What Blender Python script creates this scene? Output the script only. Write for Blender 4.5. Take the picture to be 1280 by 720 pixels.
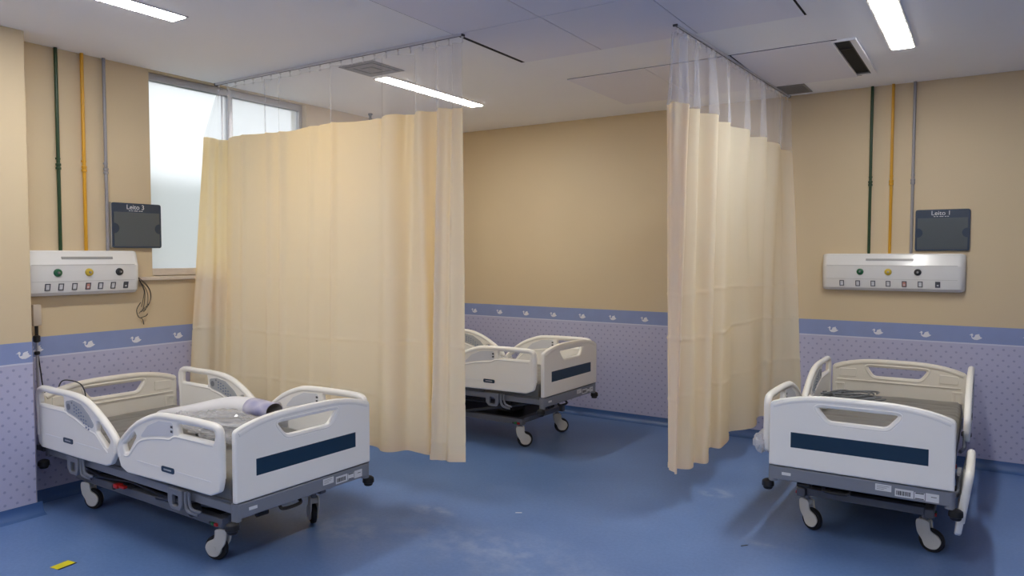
import bpy, bmesh, math, random
from mathutils import Vector, Matrix, noise

# ------------------------------------------------------------------ scene reset
for o in list(bpy.data.objects):
    bpy.data.objects.remove(o, do_unlink=True)
SC = bpy.context.scene
COL = SC.collection
rnd = random.Random(7)
PI = math.pi

# ------------------------------------------------------------------ camera
F_PX = 916.05
YAW, PITCH, ROLL = 0.5777957, -0.0451565, 0.0014102
CAM_H = 1.59275
cam = bpy.data.cameras.new('camera')
cam.sensor_fit = 'HORIZONTAL'
cam.sensor_width = 36.0
cam.lens = F_PX / 1280.0 * 36.0
cam.clip_start = 0.05
camo = bpy.data.objects.new('camera', cam)
COL.objects.link(camo)
fw = Vector((-math.sin(YAW) * math.cos(PITCH), math.cos(YAW) * math.cos(PITCH), math.sin(PITCH)))
rt = Vector((math.cos(YAW), math.sin(YAW), 0))
up = rt.cross(fw)
c_, s_ = math.cos(ROLL), math.sin(ROLL)
rt, up = rt * c_ + up * s_, up * c_ - rt * s_
M = Matrix((rt, up, -fw)).transposed().to_4x4()
M.translation = Vector((0, 0, CAM_H))
camo.matrix_world = M
SC.camera = camo

# ------------------------------------------------------------------ world, exposure
SC.view_settings.view_transform = 'Standard'
SC.view_settings.look = 'None'
SC.view_settings.gamma = 1.0
SC.view_settings.use_curve_mapping = False
SC.view_settings.exposure = 1.38
SC.cycles.max_bounces = 14
SC.cycles.diffuse_bounces = 8
SC.cycles.transparent_max_bounces = 16
LAMP = 21.0            # strength of the ceiling lights
SKY = 0.95             # overcast daylight behind the window
world = bpy.data.worlds.new('sky')
SC.world = world
world.use_nodes = True
world.node_tree.nodes['Background'].inputs[0].default_value = (0.93, 0.96, 1.0, 1)
world.node_tree.nodes['Background'].inputs[1].default_value = SKY

# ------------------------------------------------------------------ room measures (metres)
XL, YB, H = -5.099, 6.464, 2.923
XR, YF = 4.3, -5.4
BAND0, BAND1, COVE = 0.938, 1.0625, 0.073


# ------------------------------------------------------------------ materials
def lin(c):
    return tuple(((v / 255 / 12.92) if v / 255 <= 0.04045 else ((v / 255 + 0.055) / 1.055) ** 2.4) for v in c[:3]) + (1,)


MATS = {}


def mat(name, rgb, rough=0.5, metal=0.0, bump=0.0, bscale=80.0, var=0.0, vscale=6.0, spec=0.5, emit=0.0, coat=0.0):
    if name in MATS:
        return MATS[name]
    m = bpy.data.materials.new(name)
    m.use_nodes = True
    nt = m.node_tree
    b = nt.nodes['Principled BSDF']
    b.inputs['Base Color'].default_value = lin(rgb)
    b.inputs['Roughness'].default_value = rough
    b.inputs['Metallic'].default_value = metal
    b.inputs['Specular IOR Level'].default_value = spec
    b.inputs['Coat Weight'].default_value = coat
    if emit:
        b.inputs['Emission Color'].default_value = lin(rgb)
        b.inputs['Emission Strength'].default_value = emit
    if var or bump:
        tc = nt.nodes.new('ShaderNodeTexCoord')
    if var:
        n = nt.nodes.new('ShaderNodeTexNoise')
        n.inputs['Scale'].default_value = vscale
        n.inputs['Detail'].default_value = 5
        nt.links.new(tc.outputs['Object'], n.inputs['Vector'])
        mr = nt.nodes.new('ShaderNodeMapRange')
        mr.inputs[1].default_value = 0.3
        mr.inputs[2].default_value = 0.7
        mr.inputs[3].default_value = 1 - var
        mr.inputs[4].default_value = 1 + var
        nt.links.new(n.outputs[0], mr.inputs[0])
        mx = nt.nodes.new('ShaderNodeVectorMath')
        mx.operation = 'SCALE'
        mx.inputs[0].default_value = lin(rgb)[:3]
        nt.links.new(mr.outputs[0], mx.inputs['Scale'])
        nt.links.new(mx.outputs[0], b.inputs['Base Color'])
    if bump:
        n2 = nt.nodes.new('ShaderNodeTexNoise')
        n2.inputs['Scale'].default_value = bscale
        n2.inputs['Detail'].default_value = 3
        nt.links.new(tc.outputs['Object'], n2.inputs['Vector'])
        bp = nt.nodes.new('ShaderNodeBump')
        bp.inputs['Strength'].default_value = bump
        bp.inputs['Distance'].default_value = 0.004
        nt.links.new(n2.outputs[0], bp.inputs['Height'])
        nt.links.new(bp.outputs[0], b.inputs['Normal'])
    MATS[name] = m
    return m


def math_node(nt, op, a, b=None):
    n = nt.nodes.new('ShaderNodeMath')
    n.operation = op
    for i, v in enumerate((a, b)):
        if v is None:
            continue
        if isinstance(v, (int, float)):
            n.inputs[i].default_value = v
        else:
            nt.links.new(v, n.inputs[i])
    return n.outputs[0]


def wallpaper_mat(name, along):
    """lavender paper printed with small staggered darker dots (flat print)"""
    m = mat(name, (186, 183, 208), 0.62, bump=0.05, bscale=300)
    nt = m.node_tree
    b = nt.nodes['Principled BSDF']
    g = nt.nodes.new('ShaderNodeNewGeometry')
    sp = nt.nodes.new('ShaderNodeSeparateXYZ')
    nt.links.new(g.outputs['Position'], sp.inputs[0])
    u = sp.outputs[along]
    z = sp.outputs[2]
    DX, DZ = 0.066, 0.040
    row = math_node(nt, 'DIVIDE', z, DZ)
    rowi = math_node(nt, 'FLOOR', row)
    odd = math_node(nt, 'MULTIPLY', math_node(nt, 'FLOORED_MODULO', rowi, 2.0), 0.5)
    uu = math_node(nt, 'ADD', math_node(nt, 'DIVIDE', u, DX), odd)
    fu = math_node(nt, 'MULTIPLY', math_node(nt, 'SUBTRACT', math_node(nt, 'FRACT', uu), 0.5), DX)
    fz = math_node(nt, 'MULTIPLY', math_node(nt, 'SUBTRACT', math_node(nt, 'FRACT', row), 0.5), DZ)
    d = math_node(nt, 'SQRT', math_node(nt, 'ADD', math_node(nt, 'MULTIPLY', fu, fu), math_node(nt, 'MULTIPLY', fz, fz)))
    mr = nt.nodes.new('ShaderNodeMapRange')
    mr.interpolation_type = 'SMOOTHSTEP'
    mr.inputs[1].default_value = 0.0055
    mr.inputs[2].default_value = 0.0105
    mr.inputs[3].default_value = 1.0
    mr.inputs[4].default_value = 0.0
    nt.links.new(d, mr.inputs[0])
    mx = nt.nodes.new('ShaderNodeMix')
    mx.data_type = 'RGBA'
    mx.inputs[6].default_value = lin((185, 185, 213))
    mx.inputs[7].default_value = lin((154, 156, 191))
    nt.links.new(mr.outputs[0], mx.inputs[0])
    nt.links.new(mx.outputs[2], b.inputs['Base Color'])
    return m


def floor_mat():
    m = mat('blue_vinyl', (76, 110, 168), 0.33, spec=0.45)
    nt = m.node_tree
    b = nt.nodes['Principled BSDF']
    g = nt.nodes.new('ShaderNodeNewGeometry')

    def nz(scale, detail=4):
        n = nt.nodes.new('ShaderNodeTexNoise')
        n.inputs['Scale'].default_value = scale
        n.inputs['Detail'].default_value = detail
        nt.links.new(g.outputs['Position'], n.inputs['Vector'])
        return n.outputs[0]
    cr = nt.nodes.new('ShaderNodeValToRGB')
    cr.color_ramp.elements[0].position = 0.36
    cr.color_ramp.elements[0].color = lin((91, 121, 172))
    cr.color_ramp.elements[1].position = 0.66
    cr.color_ramp.elements[1].color = lin((110, 139, 189))
    n1 = nz(1.6, 6)
    n2 = nz(55, 3)
    nt.links.new(math_node(nt, 'ADD', math_node(nt, 'MULTIPLY', n1, 0.65), math_node(nt, 'MULTIPLY', n2, 0.35)), cr.inputs[0])
    # dusty scuffs with a shape of their own
    acc = None
    for (x, y, rx, ry, k) in ((-2.876, 3.50, .20, .09, .55), (-1.50, 4.81, .13, .12, .6), (-0.99, 4.08, .2, .06, .25),
                              (-2.2, 3.2, .9, .35, .22), (-3.1, 3.0, .5, .3, .2)):
        sub = nt.nodes.new('ShaderNodeVectorMath')
        sub.operation = 'SUBTRACT'
        nt.links.new(g.outputs['Position'], sub.inputs[0])
        sub.inputs[1].default_value = (x, y, 0)
        dv = nt.nodes.new('ShaderNodeVectorMath')
        dv.operation = 'DIVIDE'
        nt.links.new(sub.outputs[0], dv.inputs[0])
        dv.inputs[1].default_value = (rx, ry, 1)
        ln = nt.nodes.new('ShaderNodeVectorMath')
        ln.operation = 'LENGTH'
        nt.links.new(dv.outputs[0], ln.inputs[0])
        mr = nt.nodes.new('ShaderNodeMapRange')
        mr.inputs[1].default_value = 0.1
        mr.inputs[2].default_value = 1.0
        mr.inputs[3].default_value = k
        mr.inputs[4].default_value = 0.0
        nt.links.new(ln.outputs['Value'], mr.inputs[0])
        acc = mr.outputs[0] if acc is None else math_node(nt, 'MAXIMUM', acc, mr.outputs[0])
    n3 = nz(9, 8)
    mr = nt.nodes.new('ShaderNodeMapRange')
    mr.inputs[1].default_value = 0.42
    mr.inputs[2].default_value = 0.68
    nt.links.new(n3, mr.inputs[0])
    fac = math_node(nt, 'MULTIPLY', acc, mr.outputs[0])
    mx = nt.nodes.new('ShaderNodeMix')
    mx.data_type = 'RGBA'
    nt.links.new(fac, mx.inputs[0])
    nt.links.new(cr.outputs[0], mx.inputs[6])
    mx.inputs[7].default_value = lin((205, 208, 214))
    nt.links.new(mx.outputs[2], b.inputs['Base Color'])
    rr = nt.nodes.new('ShaderNodeMapRange')
    rr.inputs[3].default_value = 0.26
    rr.inputs[4].default_value = 0.46
    nt.links.new(n1, rr.inputs[0])
    nt.links.new(rr.outputs[0], b.inputs['Roughness'])
    return m


def cloth_mat(name, rgb, trans_rgb, trans):
    m = mat(name, rgb, 0.75, bump=0.12, bscale=260, spec=0.25)
    nt = m.node_tree
    b = nt.nodes['Principled BSDF']
    t = nt.nodes.new('ShaderNodeBsdfTranslucent')
    t.inputs[0].default_value = lin(trans_rgb)
    mx = nt.nodes.new('ShaderNodeMixShader')
    mx.inputs[0].default_value = trans
    out = nt.nodes['Material Output']
    nt.links.new(b.outputs[0], mx.inputs[1])
    nt.links.new(t.outputs[0], mx.inputs[2])
    nt.links.new(mx.outputs[0], out.inputs[0])
    return m


def clear_mat(name, rgb, alpha, rough=0.25, spec=0.5):
    """see-through film or netting"""
    m = mat(name, rgb, rough, spec=spec)
    nt = m.node_tree
    b = nt.nodes['Principled BSDF']
    t = nt.nodes.new('ShaderNodeBsdfTransparent')
    mx = nt.nodes.new('ShaderNodeMixShader')
    mx.inputs[0].default_value = alpha
    out = nt.nodes['Material Output']
    nt.links.new(t.outputs[0], mx.inputs[1])
    nt.links.new(b.outputs[0], mx.inputs[2])
    nt.links.new(mx.outputs[0], out.inputs[0])
    return m


def frosted_mat():
    m = mat('frosted_glass', (236, 240, 240), 0.4)
    nt = m.node_tree
    t = nt.nodes.new('ShaderNodeBsdfTranslucent')
    t.inputs[0].default_value = (0.8, 0.82, 0.82, 1)
    r = nt.nodes.new('ShaderNodeBsdfRefraction')
    r.inputs['Roughness'].default_value = 0.3
    r.inputs['IOR'].default_value = 1.15
    r.inputs['Color'].default_value = (0.95, 0.96, 0.96, 1)
    mx = nt.nodes.new('ShaderNodeMixShader')
    mx.inputs[0].default_value = 0.5
    nt.links.new(t.outputs[0], mx.inputs[1])
    nt.links.new(r.outputs[0], mx.inputs[2])
    nt.links.new(mx.outputs[0], nt.nodes['Material Output'].inputs[0])
    return m


W_WALL = mat('beige_paint', (210, 191, 158), 0.6, bump=0.08, bscale=60, var=0.015, vscale=1.5)
W_PAPER_X = wallpaper_mat('dotted_wallpaper_back', 0)
W_PAPER_Y = wallpaper_mat('dotted_wallpaper_left', 1)
W_BORDER = mat('blue_border_paper', (137, 152, 197), 0.6, var=0.03, vscale=9)
W_LINE = mat('pale_border_line', (205, 208, 228), 0.6)
W_SWAN = mat('white_print', (228, 228, 236), 0.7)
W_CEIL = mat('white_ceiling_paint', (246, 246, 248), 0.8, var=0.012, vscale=1.2)
W_PANEL = mat('ceiling_panel_grey', (234, 233, 242), 0.55)
W_FLOOR = floor_mat()
W_COVE = mat('blue_cove', (66, 98, 150), 0.4, var=0.05, vscale=5)
BLACK = mat('void_shade', (12, 12, 14), 0.8)
ALU = mat('aluminium', (176, 176, 182), 0.35, metal=0.8)
ALU_W = mat('track_white', (226, 223, 224), 0.4)
CLOTH = cloth_mat('cream_curtain_cloth', (248, 244, 227), (253, 208, 106), 0.35)
NET = clear_mat('white_netting', (235, 235, 242), 0.27, 0.8)
FROST = frosted_mat()
BEDW = mat('bed_white_plastic', (245, 243, 238), 0.38, spec=0.5)
BEDC = mat('bed_cream_plastic', (226, 220, 208), 0.42)
NAVY = mat('navy_panel', (22, 52, 76), 0.3)
STEEL = mat('grey_painted_steel', (128, 132, 142), 0.42, metal=0.1)
STEELD = mat('dark_grey_steel', (66, 68, 74), 0.45, metal=0.2)
CHAS = mat('chassis_grey', (104, 107, 116), 0.45, metal=0.1)
RUBBER = mat('black_rubber', (22, 22, 25), 0.55)
CASTW = mat('caster_grey_white', (206, 204, 198), 0.45)
MATT = mat('grey_mattress_vinyl', (122, 120, 116), 0.36, bump=0.25, bscale=35, var=0.06, vscale=4)
DECK = mat('deck_grey', (96, 97, 100), 0.5)
KEYG = mat('keypad_grey', (176, 180, 186), 0.45)
KEYB = mat('key_blue', (124, 136, 160), 0.5)
STICK = mat('sticker_white', (216, 218, 222), 0.5)
INK = mat('sticker_ink', (40, 42, 50), 0.6)
RED = mat('red_plastic', (190, 40, 34), 0.4)
GREENP = mat('green_plastic', (36, 120, 62), 0.4)
PANELW = mat('headwall_white', (226, 226, 226), 0.22, spec=0.6, coat=0.3)
PANELG = mat('headwall_grey', (184, 184, 184), 0.4)


# ------------------------------------------------------------------ geometry helpers
def rpoly(pts, r, n=5):
    """round the corners of a polygon"""
    out = []
    N = len(pts)
    rs = r if isinstance(r, (list, tuple)) else [r] * N
    for i in range(N):
        p = Vector(pts[i]).to_2d()
        a = Vector(pts[i - 1]).to_2d() - p
        b = Vector(pts[(i + 1) % N]).to_2d() - p
        la, lb = a.length, b.length
        if rs[i] <= 0 or la < 1e-6 or lb < 1e-6:
            out.append(tuple(p))
            continue
        a /= la
        b /= lb
        ang = a.angle(b)
        t = min(rs[i] / max(math.tan(ang / 2), 1e-4), la * 0.48, lb * 0.48)
        p0, p1 = p + a * t, p + b * t
        for k in range(n + 1):
            u = k / n
            q = p0 * (1 - u) ** 2 + p * 2 * u * (1 - u) + p1 * u * u
            out.append((q.x, q.y))
    return out


def catmull(pts, n=8, closed=False):
    P = [Vector(p) for p in pts]
    N = len(P)
    out = []
    rng = range(N) if closed else range(N - 1)
    for i in rng:
        if closed:
            p0, p1, p2, p3 = P[i - 1], P[i], P[(i + 1) % N], P[(i + 2) % N]
        else:
            p0, p1, p2, p3 = P[max(i - 1, 0)], P[i], P[i + 1], P[min(i + 2, N - 1)]
        for k in range(n):
            t = k / n
            out.append(0.5 * ((2 * p1) + (p2 - p0) * t + (2 * p0 - 5 * p1 + 4 * p2 - p3) * t * t + (3 * p1 - p0 - 3 * p2 + p3) * t ** 3))
    if not closed:
        out.append(P[-1].copy())
    return out


def slab_mesh(outline, holes=(), thick=0.03, bevel=0.006, res=2):
    """filled outline with holes, thickened and edge-rounded; lies in XY, centred on Z"""
    cu = bpy.data.curves.new('tmp', 'CURVE')
    cu.dimensions = '2D'
    cu.fill_mode = 'BOTH'
    cu.extrude = max(thick / 2 - bevel, 0)
    cu.bevel_depth = bevel
    cu.bevel_resolution = res
    cu.offset = -bevel
    for ring in [outline] + list(holes):
        sp = cu.splines.new('POLY')
        sp.points.add(len(ring) - 1)
        for p, q in zip(sp.points, ring):
            p.co = (q[0], q[1], 0, 1)
        sp.use_cyclic_u = True
    ob = bpy.data.objects.new('tmp', cu)
    COL.objects.link(ob)
    bpy.context.view_layer.update()
    me = bpy.data.meshes.new_from_object(ob.evaluated_get(bpy.context.evaluated_depsgraph_get()))
    bpy.data.objects.remove(ob)
    bpy.data.curves.remove(cu)
    return me


def text_mesh(body, size):
    cu = bpy.data.curves.new('tmp', 'FONT')
    cu.body = body
    cu.size = size
    cu.align_x = 'CENTER'
    cu.align_y = 'CENTER'
    cu.extrude = 0.0004
    ob = bpy.data.objects.new('tmp', cu)
    COL.objects.link(ob)
    bpy.context.view_layer.update()
    me = bpy.data.meshes.new_from_object(ob.evaluated_get(bpy.context.evaluated_depsgraph_get()))
    bpy.data.objects.remove(ob)
    bpy.data.curves.remove(cu)
    return me


# maps slab XY(+Z thickness) to other planes
XZ_Y = Matrix(((1, 0, 0, 0), (0, 0, -1, 0), (0, 1, 0, 0), (0, 0, 0, 1)))      # x->X, y->Z, z->-Y
YZ_X = Matrix(((0, 0, 1, 0), (1, 0, 0, 0), (0, 1, 0, 0), (0, 0, 0, 1)))       # x->Y, y->Z, z->X
T = Matrix.Translation


class MB:
    """collects shapes into one mesh"""

    def __init__(self):
        self.bm = bmesh.new()

    def box(self, x0, x1, y0, y1, z0, z1, bevel=0.0, seg=2):
        r = bmesh.ops.create_cube(self.bm, size=1, matrix=T(((x0 + x1) / 2, (y0 + y1) / 2, (z0 + z1) / 2)) @ Matrix.Diagonal((abs(x1 - x0), abs(y1 - y0), abs(z1 - z0), 1)))
        if bevel:
            es = list({e for v in r['verts'] for e in v.link_edges})
            bmesh.ops.bevel(self.bm, geom=es, offset=bevel, segments=seg, profile=0.5, affect='EDGES')
        return self

    def mesh(self, me, mtx=Matrix.Identity(4)):
        n0 = len(self.bm.verts)
        self.bm.from_mesh(me)
        self.bm.verts.ensure_lookup_table()
        bmesh.ops.transform(self.bm, matrix=mtx, verts=self.bm.verts[n0:])
        return self

    def tube(self, pts, r, segs=8, closed=False, cap=True):
        P = [Vector(p) for p in pts]
        N = len(P)
        rr = r if isinstance(r, (list, tuple)) else [r] * N
        rings = []
        ref = None
        for i, p in enumerate(P):
            if closed:
                d = P[(i + 1) % N] - P[i - 1]
            else:
                d = P[min(i + 1, N - 1)] - P[max(i - 1, 0)]
            d = d.normalized() if d.length > 1e-9 else Vector((0, 0, 1))
            if ref is None:
                ref = Vector((0, 0, 1)) if abs(d.z) < 0.9 else Vector((1, 0, 0))
            a = ref - d * ref.dot(d)
            if a.length < 1e-5:
                a = d.orthogonal()
            a.normalize()
            ref = a
            b = d.cross(a)
            rings.append([self.bm.verts.new(p + (a * math.cos(2 * PI * k / segs) + b * math.sin(2 * PI * k / segs)) * rr[i]) for k in range(segs)])
        M_ = N if closed else N - 1
        for i in range(M_):
            A, B = rings[i], rings[(i + 1) % N]
            for k in range(segs):
                self.bm.faces.new((A[k], A[(k + 1) % segs], B[(k + 1) % segs], B[k]))
        if cap and not closed:
            self.bm.faces.new(list(reversed(rings[0])))
            self.bm.faces.new(rings[-1])
        return self

    def lathe(self, prof, mtx=Matrix.Identity(4), segs=20):
        """prof: (radius, z) pairs turned about Z"""
        rings = []
        for (r, z) in prof:
            if r < 1e-6:
                rings.append([self.bm.verts.new(mtx @ Vector((0, 0, z)))])
            else:
                rings.append([self.bm.verts.new(mtx @ Vector((r * math.cos(2 * PI * k / segs), r * math.sin(2 * PI * k / segs), z))) for k in range(segs)])
        for A, B in zip(rings, rings[1:]):
            for k in range(segs):
                a0, a1 = A[k % len(A)], A[(k + 1) % len(A)]
                b0, b1 = B[k % len(B)], B[(k + 1) % len(B)]
                vs = []
                for v in (a0, a1, b1, b0):
                    if v not in vs:
                        vs.append(v)
                if len(vs) >= 3:
                    self.bm.faces.new(vs)
        if len(rings[0]) > 1:
            self.bm.faces.new(list(reversed(rings[0])))
        if len(rings[-1]) > 1:
            self.bm.faces.new(rings[-1])
        return self

    def grid(self, rows):
        vs = [[self.bm.verts.new(p) for p in row] for row in rows]
        for i in range(len(vs) - 1):
            for j in range(len(vs[0]) - 1):
                self.bm.faces.new((vs[i][j], vs[i][j + 1], vs[i + 1][j + 1], vs[i + 1][j]))
        return self

    def done(self, name, angle=38):
        bmesh.ops.recalc_face_normals(self.bm, faces=self.bm.faces)
        me = bpy.data.meshes.new(name)
        self.bm.to_mesh(me)
        self.bm.free()
        me.shade_smooth()
        me.set_sharp_from_angle(angle=math.radians(angle))
        return me


def link(name, me, material, parent=None, loc=(0, 0, 0), rot=(0, 0, 0), scale=(1, 1, 1)):
    o = bpy.data.objects.new(name, me)
    COL.objects.link(o)
    if material and me is not None and not me.materials:
        me.materials.append(material)
    o.parent = parent
    o.location = loc
    o.rotation_euler = rot
    o.scale = scale
    return o


def build(mb, name, material, parent=None, loc=(0, 0, 0), rot=(0, 0, 0), angle=38):
    return link(name, mb.done(name, angle), material, parent, loc, rot)


def empty(name, loc=(0, 0, 0), rotz=0, parent=None):
    o = bpy.data.objects.new(name, None)
    COL.objects.link(o)
    o.empty_display_size = 0.1
    o.location = loc
    o.rotation_euler = (0, 0, rotz)
    o.parent = parent
    return o


def tag(o, label, cat, group=None):
    o['label'] = label
    o['category'] = cat
    if group:
        o['group'] = group
    return o


def struct(o, label=None):
    o['kind'] = 'structure'
    if label:
        o['label'] = label
    return o


# ================================================================== ROOM SHELL
struct(build(MB().box(XL - .2, XR + .15, YF - .15, YB + .2, -.12, 0), 'floor', W_FLOOR), 'blue mottled vinyl floor with pale scuff marks')
ceiling = struct(build(MB().box(XL - .2, XR + .15, YF - .15, YB + .2, H, H + .12), 'ceiling', W_CEIL), 'off-white plain ceiling with grey access panels')

wall_back = struct(build(MB().box(XL - .2, XR + .15, YB, YB + .2, 0, H), 'wall_back', W_WALL), 'beige back wall with dotted lavender paper below a blue swan border')
WY0, WY1, WZ0, WZ1 = 3.035, 4.485, 1.44, 2.915
wl = MB()
wl.box(XL - .2, XL, YF - .15, YB, 0, WZ0)
wl.box(XL - .2, XL, YF - .15, WY0, WZ0, H)
wl.box(XL - .2, XL, WY1, YB, WZ0, H)
wl.box(XL - .2, XL, WY0, WY1, WZ1, H)
wall_left = struct(build(wl, 'wall_left', W_WALL), 'beige left wall with window and swan border')
wall_right = struct(build(MB().box(XR, XR + .15, YF - .15, YB, 0, H), 'wall_right', W_WALL), 'beige wall to the right of the room')
wall_front = struct(build(MB().box(XL - .2, XR, YF - .15, YF, 0, H), 'wall_front', W_WALL), 'beige wall behind the viewer')
PX, PY0, PY1 = -4.859, 1.25, 2.122
wall_pil = struct(build(MB().box(XL, PX, PY0, PY1, 0, H, .004, 1), 'wall_pilaster', W_WALL), 'beige pilaster standing out from the left wall')

# flat swan, head to the -u side: outline in (u, z)
SWAN = [(-.034, .010), (-.026, .012), (-.024, .017), (-.017, .019), (-.013, .013), (-.014, .006), (-.018, .001), (-.014, -.004),
        (-.006, -.001), (-.002, .012), (.008, .016), (.020, .018), (.017, .010), (.024, .007), (.021, .002), (.034, -.004),
        (.022, -.012), (.008, -.018), (-.008, -.017), (-.018, -.010), (-.022, -.001), (-.022, .008), (-.027, .008)]
swan_me = {}


def swan_mesh(axis):
    if axis not in swan_me:
        me = slab_mesh([(u * 1.25, z * 1.25) for u, z in SWAN], thick=.0012, bevel=0)
        mb = MB().mesh(me, XZ_Y if axis == 'x' else YZ_X)
        swan_me[axis] = mb.done('swan')
    return swan_me[axis]


def dress_wall(wall, axis, face, a0, a1, nrm, paper, swans):
    """thin papers stuck on a wall face; axis 'x' = runs along X"""
    def sheet(t, z0, z1):
        lo, hi = (face, face + nrm * t) if nrm > 0 else (face + nrm * t, face)
        return MB().box(a0, a1, lo, hi, z0, z1) if axis == 'x' else MB().box(lo, hi, a0, a1, z0, z1)
    build(sheet(.0015, COVE - .01, BAND0 - .010), 'dado_wallpaper', paper, wall)
    build(sheet(.003, BAND0 - .010, BAND0), 'border_line', W_LINE, wall)
    build(sheet(.002, BAND0, BAND1), 'swan_border', W_BORDER, wall)
    for s in swans:
        d = face + nrm * .0028
        link('swan_motif', swan_mesh(axis), W_SWAN, wall, (s, d, .985) if axis == 'x' else (d, s, .985))


dress_wall(wall_back, 'x', YB, XL, XR, -1, W_PAPER_X, [-1.068 + .3305 * k for k in range(-11, 10)])
dress_wall(wall_left, 'y', XL, YF, YB, 1, W_PAPER_Y, [3.222 - .325 * k for k in range(-9, 4)])
dress_wall(wall_pil, 'y', PX, PY0 + .004, PY1 - .004, 1, W_PAPER_Y, [2.07, 1.745, 1.42])
dress_wall(wall_right, 'y', XR, YF, YB, -1, W_PAPER_Y, [])
dress_wall(wall_front, 'x', YF, XL, XR, 1, W_PAPER_X, [])
dress_wall(wall_pil, 'x', PY1, XL + .004, PX - .0, 1, W_PAPER_X, [])


def cove(name, axis, face, a0, a1, nrm):
    prof = [(0, COVE), (.004, COVE)] + [(.004 + .05 * (1 - math.cos(t * PI / 2 / 6)), COVE - .004 - (COVE - .006) * math.sin(t * PI / 2 / 6)) for t in range(0, 7)] + [(.062, .0005), (0, .0005)]
    mb = MB()
    rows = []
    for a in (a0, a1):
        row = []
        for d, z in prof:
            p = face + nrm * d
            row.append((a, p, z) if axis == 'x' else (p, a, z))
        rows.append(row)
    mb.grid(rows)
    o = build(mb, name, W_COVE)
    o['kind'] = 'structure'
    o['label'] = 'coved blue vinyl skirting'
    return o


cove('baseboard_back', 'x', YB, XL, XR, -1)
cove('baseboard_left', 'y', XL, PY1, YB, 1)
cove('baseboard_pilaster', 'y', PX, PY0, PY1 + .03, 1)
cove('baseboard_right', 'y', XR, YF, YB, -1)
cove('baseboard_front', 'x', YF, XL, XR, 1)

# ------------------------------------------------------------------ ceiling panels (parts of the ceiling)
def cpanel(x0, x1, y0, y1, z=.008):
    build(MB().box(x0, x1, y0, y1, H - z, H - .003, .0015, 1), 'access_panel', W_PANEL, ceiling)


build(MB().box(-2.75, -.885, 1.2, 4.335, H - .0025, H), 'gap_shade', BLACK, ceiling)  # black sheet paints the shadow gaps round the panels
for r, (y0, y1) in enumerate(((3.556, 4.328), (2.775, 3.55), (1.99, 2.769), (1.21, 1.984))):
    for k, (x0, x1) in enumerate(((-2.712 if r == 0 else -2.738, -2.137), (-2.133, -1.503), (-1.499, -.895))):
        cpanel(x0, x1, y0, y1)
build(MB().box(-2.719, -.83, 4.932, 6.003, H - .0025, H), 'gap_shade', BLACK, ceiling)  # same black sheet for shade in the seams of the back panels
for (x0, x1) in ((-2.72, -2.095), (-2.091, -1.49), (-1.478, -.862)):
    cpanel(x0, x1, 4.93, 6.005)


# ------------------------------------------------------------------ ceiling lights
LIGHTM = mat('light_diffuser', (255, 252, 246), 0.5, emit=LAMP)


def ceiling_light(x, y0, y1, label):
    t = tag(empty('ceiling_light', (x, (y0 + y1) / 2, H)), label, 'ceiling light', 'recessed strip lights')
    w, l = .062, (y1 - y0) / 2
    fr = MB().mesh(slab_mesh(rpoly([(-w - .012, -l - .012), (w + .012, -l - .012), (w + .012, l + .012), (-w - .012, l + .012)], .004),
                             [rpoly([(-w, -l), (w, -l), (w, l), (-w, l)], .003)], .006, .001), T((0, 0, -.003)))
    build(fr, 'frame', mat('light_frame', (214, 210, 206), .5), t)
    build(MB().box(-w, w, -l, l, -.009, -.001, .003, 2), 'diffuser', LIGHTM, t)


ceiling_light(-3.868, 4.130, 5.362, 'lit strip light showing through the netting of the left curtain, next to the square vent')
ceiling_light(-3.868, 1.258, 2.490, 'lit strip light at the upper left above the near bed')
ceiling_light(-.503, 4.118, 5.350, 'lit strip light at the upper right above the right bed')
ceiling_light(-.503, 1.258, 2.490, 'lit strip light overhead, out of the picture, in front of the right bed')
ceiling_light(-3.868, -1.6, -.37, 'lit strip light out of the picture behind the viewer, window side')
ceiling_light(-.503, -1.6, -.37, 'lit strip light out of the picture behind the viewer')
ceiling_light(2.862, -1.6, -.37, 'added fill strip light, unseen behind the viewer, right side')  # invented fixture, added to brighten faces turned toward the viewer
ceiling_light(-3.868, -4.46, -3.23, 'added fill strip light, unseen in a far row behind the viewer, window side')  # invented far row, added as fill from behind the viewer
ceiling_light(-.503, -4.46, -3.23, 'added fill strip light, unseen in a far row behind the viewer')  # second light of the invented fill row

# ------------------------------------------------------------------ vents
VENT = mat('vent_grey', (142, 140, 138), .5, metal=.1)
VENTD = mat('vent_dark', (58, 58, 58), .6)
v = tag(empty('ceiling_vent', (-3.742, 3.897, H)), 'square grey louvred air vent in the ceiling above the left curtain', 'vent')
for k in range(4):
    a, b = .165 - .04 * k, .165 - .04 * k - .026
    z = -.004 - .004 * k if k else -.005
    mb = MB().mesh(slab_mesh([(-a, -a), (a, -a), (a, a), (-a, a)], [[(-b, -b), (b, -b), (b, b), (-b, b)]], .004, .001), T((0, 0, -.004 - .003 * (k % 2))))
    build(mb, 'frame' if k == 0 else 'louvre', VENT, v)
build(MB().box(-.16, .16, -.16, .16, -.0015, 0), 'backing', VENTD, v)
build(MB().box(-.018, .018, -.018, .018, -.006, -.002), 'centre_plate', VENT, v)

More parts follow.
